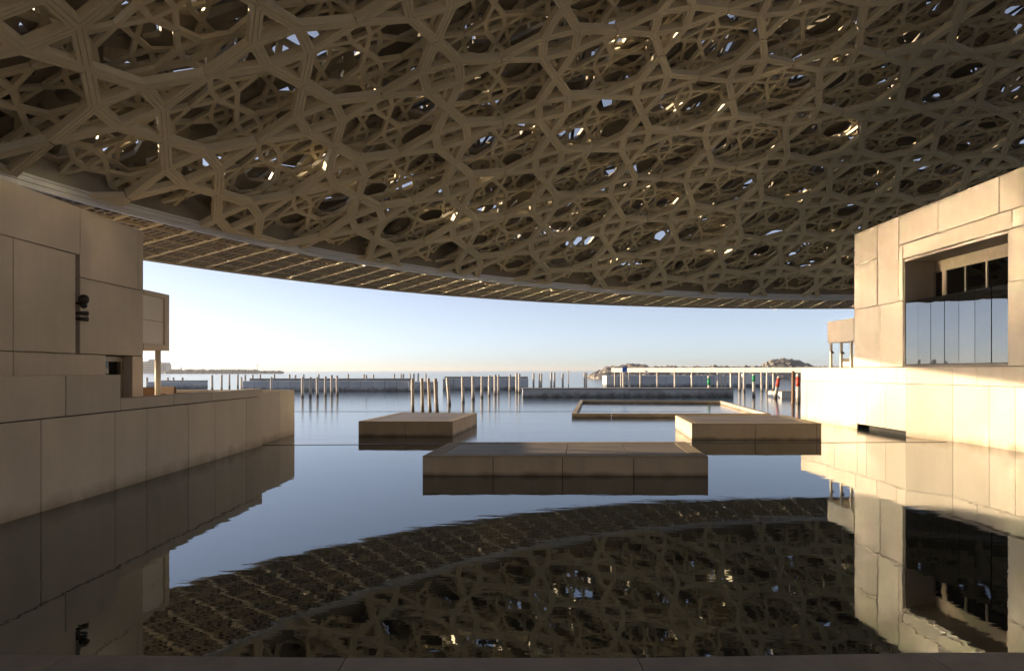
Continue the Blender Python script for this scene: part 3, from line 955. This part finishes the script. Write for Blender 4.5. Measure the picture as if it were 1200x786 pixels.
def layer(P, Q, rot, org, off, w, wo, depth, grooves, name, m, limit=0, part=None, full=False, R=RS, zc=ZC, rmax=RIN + .04, margin=160):
    """stars over the visible part of the cap (or all of it)"""
    T, Fc = star_template(w, wo, depth, grooves)
    ca, sa = math.cos(rot), math.sin(rot)
    n = int(190 / min(P, Q))
    I, J = np.meshgrid(np.arange(-n, n + 1), np.arange(-n, n + 1), indexing='ij')
    S = np.stack([I.ravel() + .5, J.ravel()], -1).astype(float)
    def uv(s):
        a, b = s[..., 0] * P, s[..., 1] * Q
        if limit and rot == 0:
            return org[0] + a, org[1] + b + s[..., 0] * .82 * DS
        return org[0] + a * ca - b * sa, org[1] + a * sa + b * ca
    x, t = uv(S)
    arc = not full
    ok = (np.abs(t) < R * 1.45) if arc else (np.hypot(x - CX, t - CY) < R * .95)
    S, x, t = S[ok], x[ok], t[ok]
    C = map_dome(x, t, off, arc, R, zc)
    r = np.hypot(C[:, 0] - CX, C[:, 1] - CY)
    keep = r < rmax + max(P, Q) * .45
    if not full:
        px, py = proj(C)
        keep &= (C[:, 1] > 3) & (px > -margin - 500 * P / C[:, 1]) & (px < 1200 + margin + 500 * P / C[:, 1]) & (py > -margin * 1.2)
    S, C = S[keep], C[keep]
    dist = np.linalg.norm(C - np.array([0, 0, EYE]), axis=1)
    order = np.argsort(dist)
    S = S[order]
    tv = T[:, :2] * .9925
    allV = S[:, None, :] + tv[None]
    xx, tt = uv(allV)
    W = map_dome(xx, tt, off + np.broadcast_to(T[None, :, 2], xx.shape), arc, R, zc, rmax)
    rest_V, rest_F, o = [], [], 0
    for k in range(len(S)):
        f = cull(W[k], Fc, rmax * (R + off) / R)
        if not len(f): continue
        if k < limit:
            ob = link(part, np_mesh(part, W[k], f, m))
            ob.parent = dome; ob.matrix_parent_inverse = MPI(dome)
        else:
            rest_V.append(W[k]); rest_F.append(f + o); o += len(W[k])
    if rest_V:
        ob = link(name, np_mesh(name, np.concatenate(rest_V), np.concatenate(rest_F), m), kind='stuff')
        ob.parent = dome; ob.matrix_parent_inverse = MPI(dome)

# innermost heavy stars, fitted to the photograph, then smaller and rotated layers above
layer(7.5 * DS, 7.05 * DS, 0, (-0.65 * DS, 32.9 * DS), 0.0, .074, .037, .42 * DS, True, 'lattice_stars', M['dome'], 300, 'lattice_star')
layer(3.75 * DS, 3.6 * DS, RAD(0.01), (1.2 * DS, 34.6 * DS), 1.1 * DS, .074, .037, .26 * DS, False, 'small_lattice', M['dome2'], 300, 'small_lattice_star')
layer(2.9 * DS, 2.9 * DS, RAD(17), (0.4 * DS, 31.0 * DS), 1.75 * DS, .085, .042, .20 * DS, False, 'fine_lattice', M['dome2'])
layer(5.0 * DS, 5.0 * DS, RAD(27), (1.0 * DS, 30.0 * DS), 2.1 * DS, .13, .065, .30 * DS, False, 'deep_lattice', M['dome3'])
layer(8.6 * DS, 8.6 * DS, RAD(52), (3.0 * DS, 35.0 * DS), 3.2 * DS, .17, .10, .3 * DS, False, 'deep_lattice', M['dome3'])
for P_, rot_, org_, off_, w_, wo_, cut_ in ((9.0, 20, (2, 3), 0.0, .12, .07, .1), (5.6, 47, (1, 2), -1.0, .11, .06, 1.9)):
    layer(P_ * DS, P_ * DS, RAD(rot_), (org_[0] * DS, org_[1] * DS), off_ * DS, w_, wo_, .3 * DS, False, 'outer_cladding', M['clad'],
          full=True, R=RO, zc=ZCO, rmax=ROUT - cut_ * DS)

# space frame between inner and outer layers
sf = MB()
step = 8.4 * DS
nodes = {}
for i in range(-12, 13):
    for j in range(-12, 13):
        for lv in (0, 1):
            x = CX + (i + .5 * lv) * step; y = CY + (j + .5 * lv) * step
            r = math.hypot(x - CX, y - CY)
            if r > 74 * DS or y < 5 or x > y * .95 + 12 or x < -y * .95 - 12: continue
            zi = ZC + math.sqrt(RS ** 2 - r * r) + 4.4 * DS
            zo = ZCO + math.sqrt(RO ** 2 - r * r) - 2.8 * DS
            nodes[(i, j, lv)] = (x, y, zi if lv == 0 else max(zo, zi + 1.2 * DS))
for (i, j, lv), p in nodes.items():
    for di, dj in ((1, 0), (0, 1)):
        q = nodes.get((i + di, j + dj, lv))
        if q: sf.tube(p, q, .16 * DS, n=5, cap=False)
    if lv == 0:
        for di, dj in ((0, 0), (-1, 0), (0, -1), (-1, -1)):
            q = nodes.get((i + di, j + dj, 1))
            if q: sf.tube(p, q, .13 * DS, n=5, cap=False)
sf.build('space_frame', M['steel'], dome, kind='stuff')

# rings
def ring(prof, name, m, a0=0.0, a1=360.0, n=240):
    """prof of (r, z), swept about the dome axis"""
    V, Fc = [], []
    k = len(prof)
    closed = abs(a1 - a0) >= 360
    cnt = n if closed else n + 1
    for i in range(cnt):
        t = RAD(a0 + (a1 - a0) * i / n)
        for r, z in prof: V.append((CX + r * math.cos(t), CY + r * math.sin(t), z))
    for i in range(n):
        j = (i + 1) % cnt
        for q in range(k):
            p = (q + 1) % k
            Fc.append((i * k + q, j * k + q, j * k + p, i * k + p))
    me = bpy.data.meshes.new(name)
    me.from_pydata(V, [], Fc); me.materials.append(m); bm_fix(me)
    return link(name, me, dome)
# inner fascia of the rim: stepped aluminium strips
zb = ZR - 0.24
for i in range(5):
    a = zb + i * .09
    r = RIN + .035 * (i % 2) + .02 * i
    ring([(r, a), (r + .15, a), (r + .15, a + .078), (r, a + .078)], 'fascia_strip', M['trim'])
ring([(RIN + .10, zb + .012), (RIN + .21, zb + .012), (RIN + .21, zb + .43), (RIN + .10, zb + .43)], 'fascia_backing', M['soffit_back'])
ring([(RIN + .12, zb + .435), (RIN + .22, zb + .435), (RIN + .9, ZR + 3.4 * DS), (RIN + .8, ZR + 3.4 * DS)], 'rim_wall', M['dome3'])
# soffit backing plate, outer edge
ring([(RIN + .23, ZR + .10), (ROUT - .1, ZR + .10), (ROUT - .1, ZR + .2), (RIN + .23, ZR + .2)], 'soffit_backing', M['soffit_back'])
ring([(ROUT - .17, ZR - .11), (ROUT, ZR - .08), (ROUT + .15, ZR + .04), (ROUT + .10, ZR + .26), (ROUT - .17, ZR + .26)], 'rim_edge', M['trim'])

# soffit panels, five rows
A0, A1 = 72.0, 192.0
NA = 62
rows = 5
r_in, r_out = RIN + .25, ROUT - .18
T, Fc = star_template(.13, .06, .06, False)
PV, PF, o = [], [], 0
G = 4
for i in range(G):
    for j in range(G):
        v = T.copy()
        v[:, 0] = (v[:, 0] + i + .5) / G - .5
        v[:, 1] = (v[:, 1] + j + .5) / G - .5
        PV.append(v); PF.append(Fc + o); o += len(v)
PV = np.concatenate(PV); PF = np.concatenate(PF)
dr = (r_out - r_in) / rows
da = RAD((A1 - A0) / NA)
SKEW = RAD(15)
r_mid = (r_in + r_out) / 2
def skew(rad): return -math.tan(SKEW) * (rad - r_mid) / r_mid
pan_me = {}
for q in range(rows):
    rc = r_in + dr * (q + .5)
    v = PV.copy()
    v[:, 0] *= dr * .97
    v[:, 1] = v[:, 1] * rc * da * .955 - math.tan(SKEW) * v[:, 0]
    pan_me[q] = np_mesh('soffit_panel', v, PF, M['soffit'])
spare = []
cnt = 0
for i in range(NA):
    a = RAD(A0) + da * (i + .5)
    for q in range(rows):
        rc = r_in + dr * (q + .5)
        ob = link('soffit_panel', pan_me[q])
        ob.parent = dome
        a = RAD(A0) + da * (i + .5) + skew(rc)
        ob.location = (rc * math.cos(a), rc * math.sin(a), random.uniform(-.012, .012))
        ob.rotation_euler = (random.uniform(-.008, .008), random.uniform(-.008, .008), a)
for i in range(NA + 1):
    a = RAD(A0) + da * i
    ca, sa = math.cos(a), math.sin(a)
    P0 = [(r_in, -.028), (r_out, -.028), (r_out, .028), (r_in, .028)]
    def rot_pt(r, s):
        b = a + skew(r)
        return (CX + r * math.cos(b) - s * math.sin(b), CY + r * math.sin(b) + s * math.cos(b))
    MB().prism([rot_pt(r, s) for r, s in P0], ZR - .065, ZR + .085).build('soffit_rib', M['fin'], dome)
for q in range(rows + 1):
    rc = r_in + dr * q
    ring([(rc - .025, ZR - .04), (rc + .025, ZR - .04), (rc + .025, ZR + .09), (rc - .025, ZR + .09)], 'soffit_ring', M['fin'], A0, A1, 140)


# ------------------------------------------------------------------ haze over the sea
HAZE = 0.00022
hm = bpy.data.materials.new('haze')
hm.use_nodes = True
hn, hl = hm.node_tree.nodes, hm.node_tree.links
hn.remove(hn['Principled BSDF'])
pv = hn.new('ShaderNodeVolumePrincipled')
pv.inputs['Color'].default_value = (0.93, 0.95, 0.97, 1)
pv.inputs['Density'].default_value = HAZE
pv.inputs['Anisotropy'].default_value = 0.35
hl.new(pv.outputs['Volume'], hn['Material Output'].inputs['Volume'])
MB().box(-6600, 6600, -6600, 6600, -2.6, 28).build('haze', hm, kind='stuff')
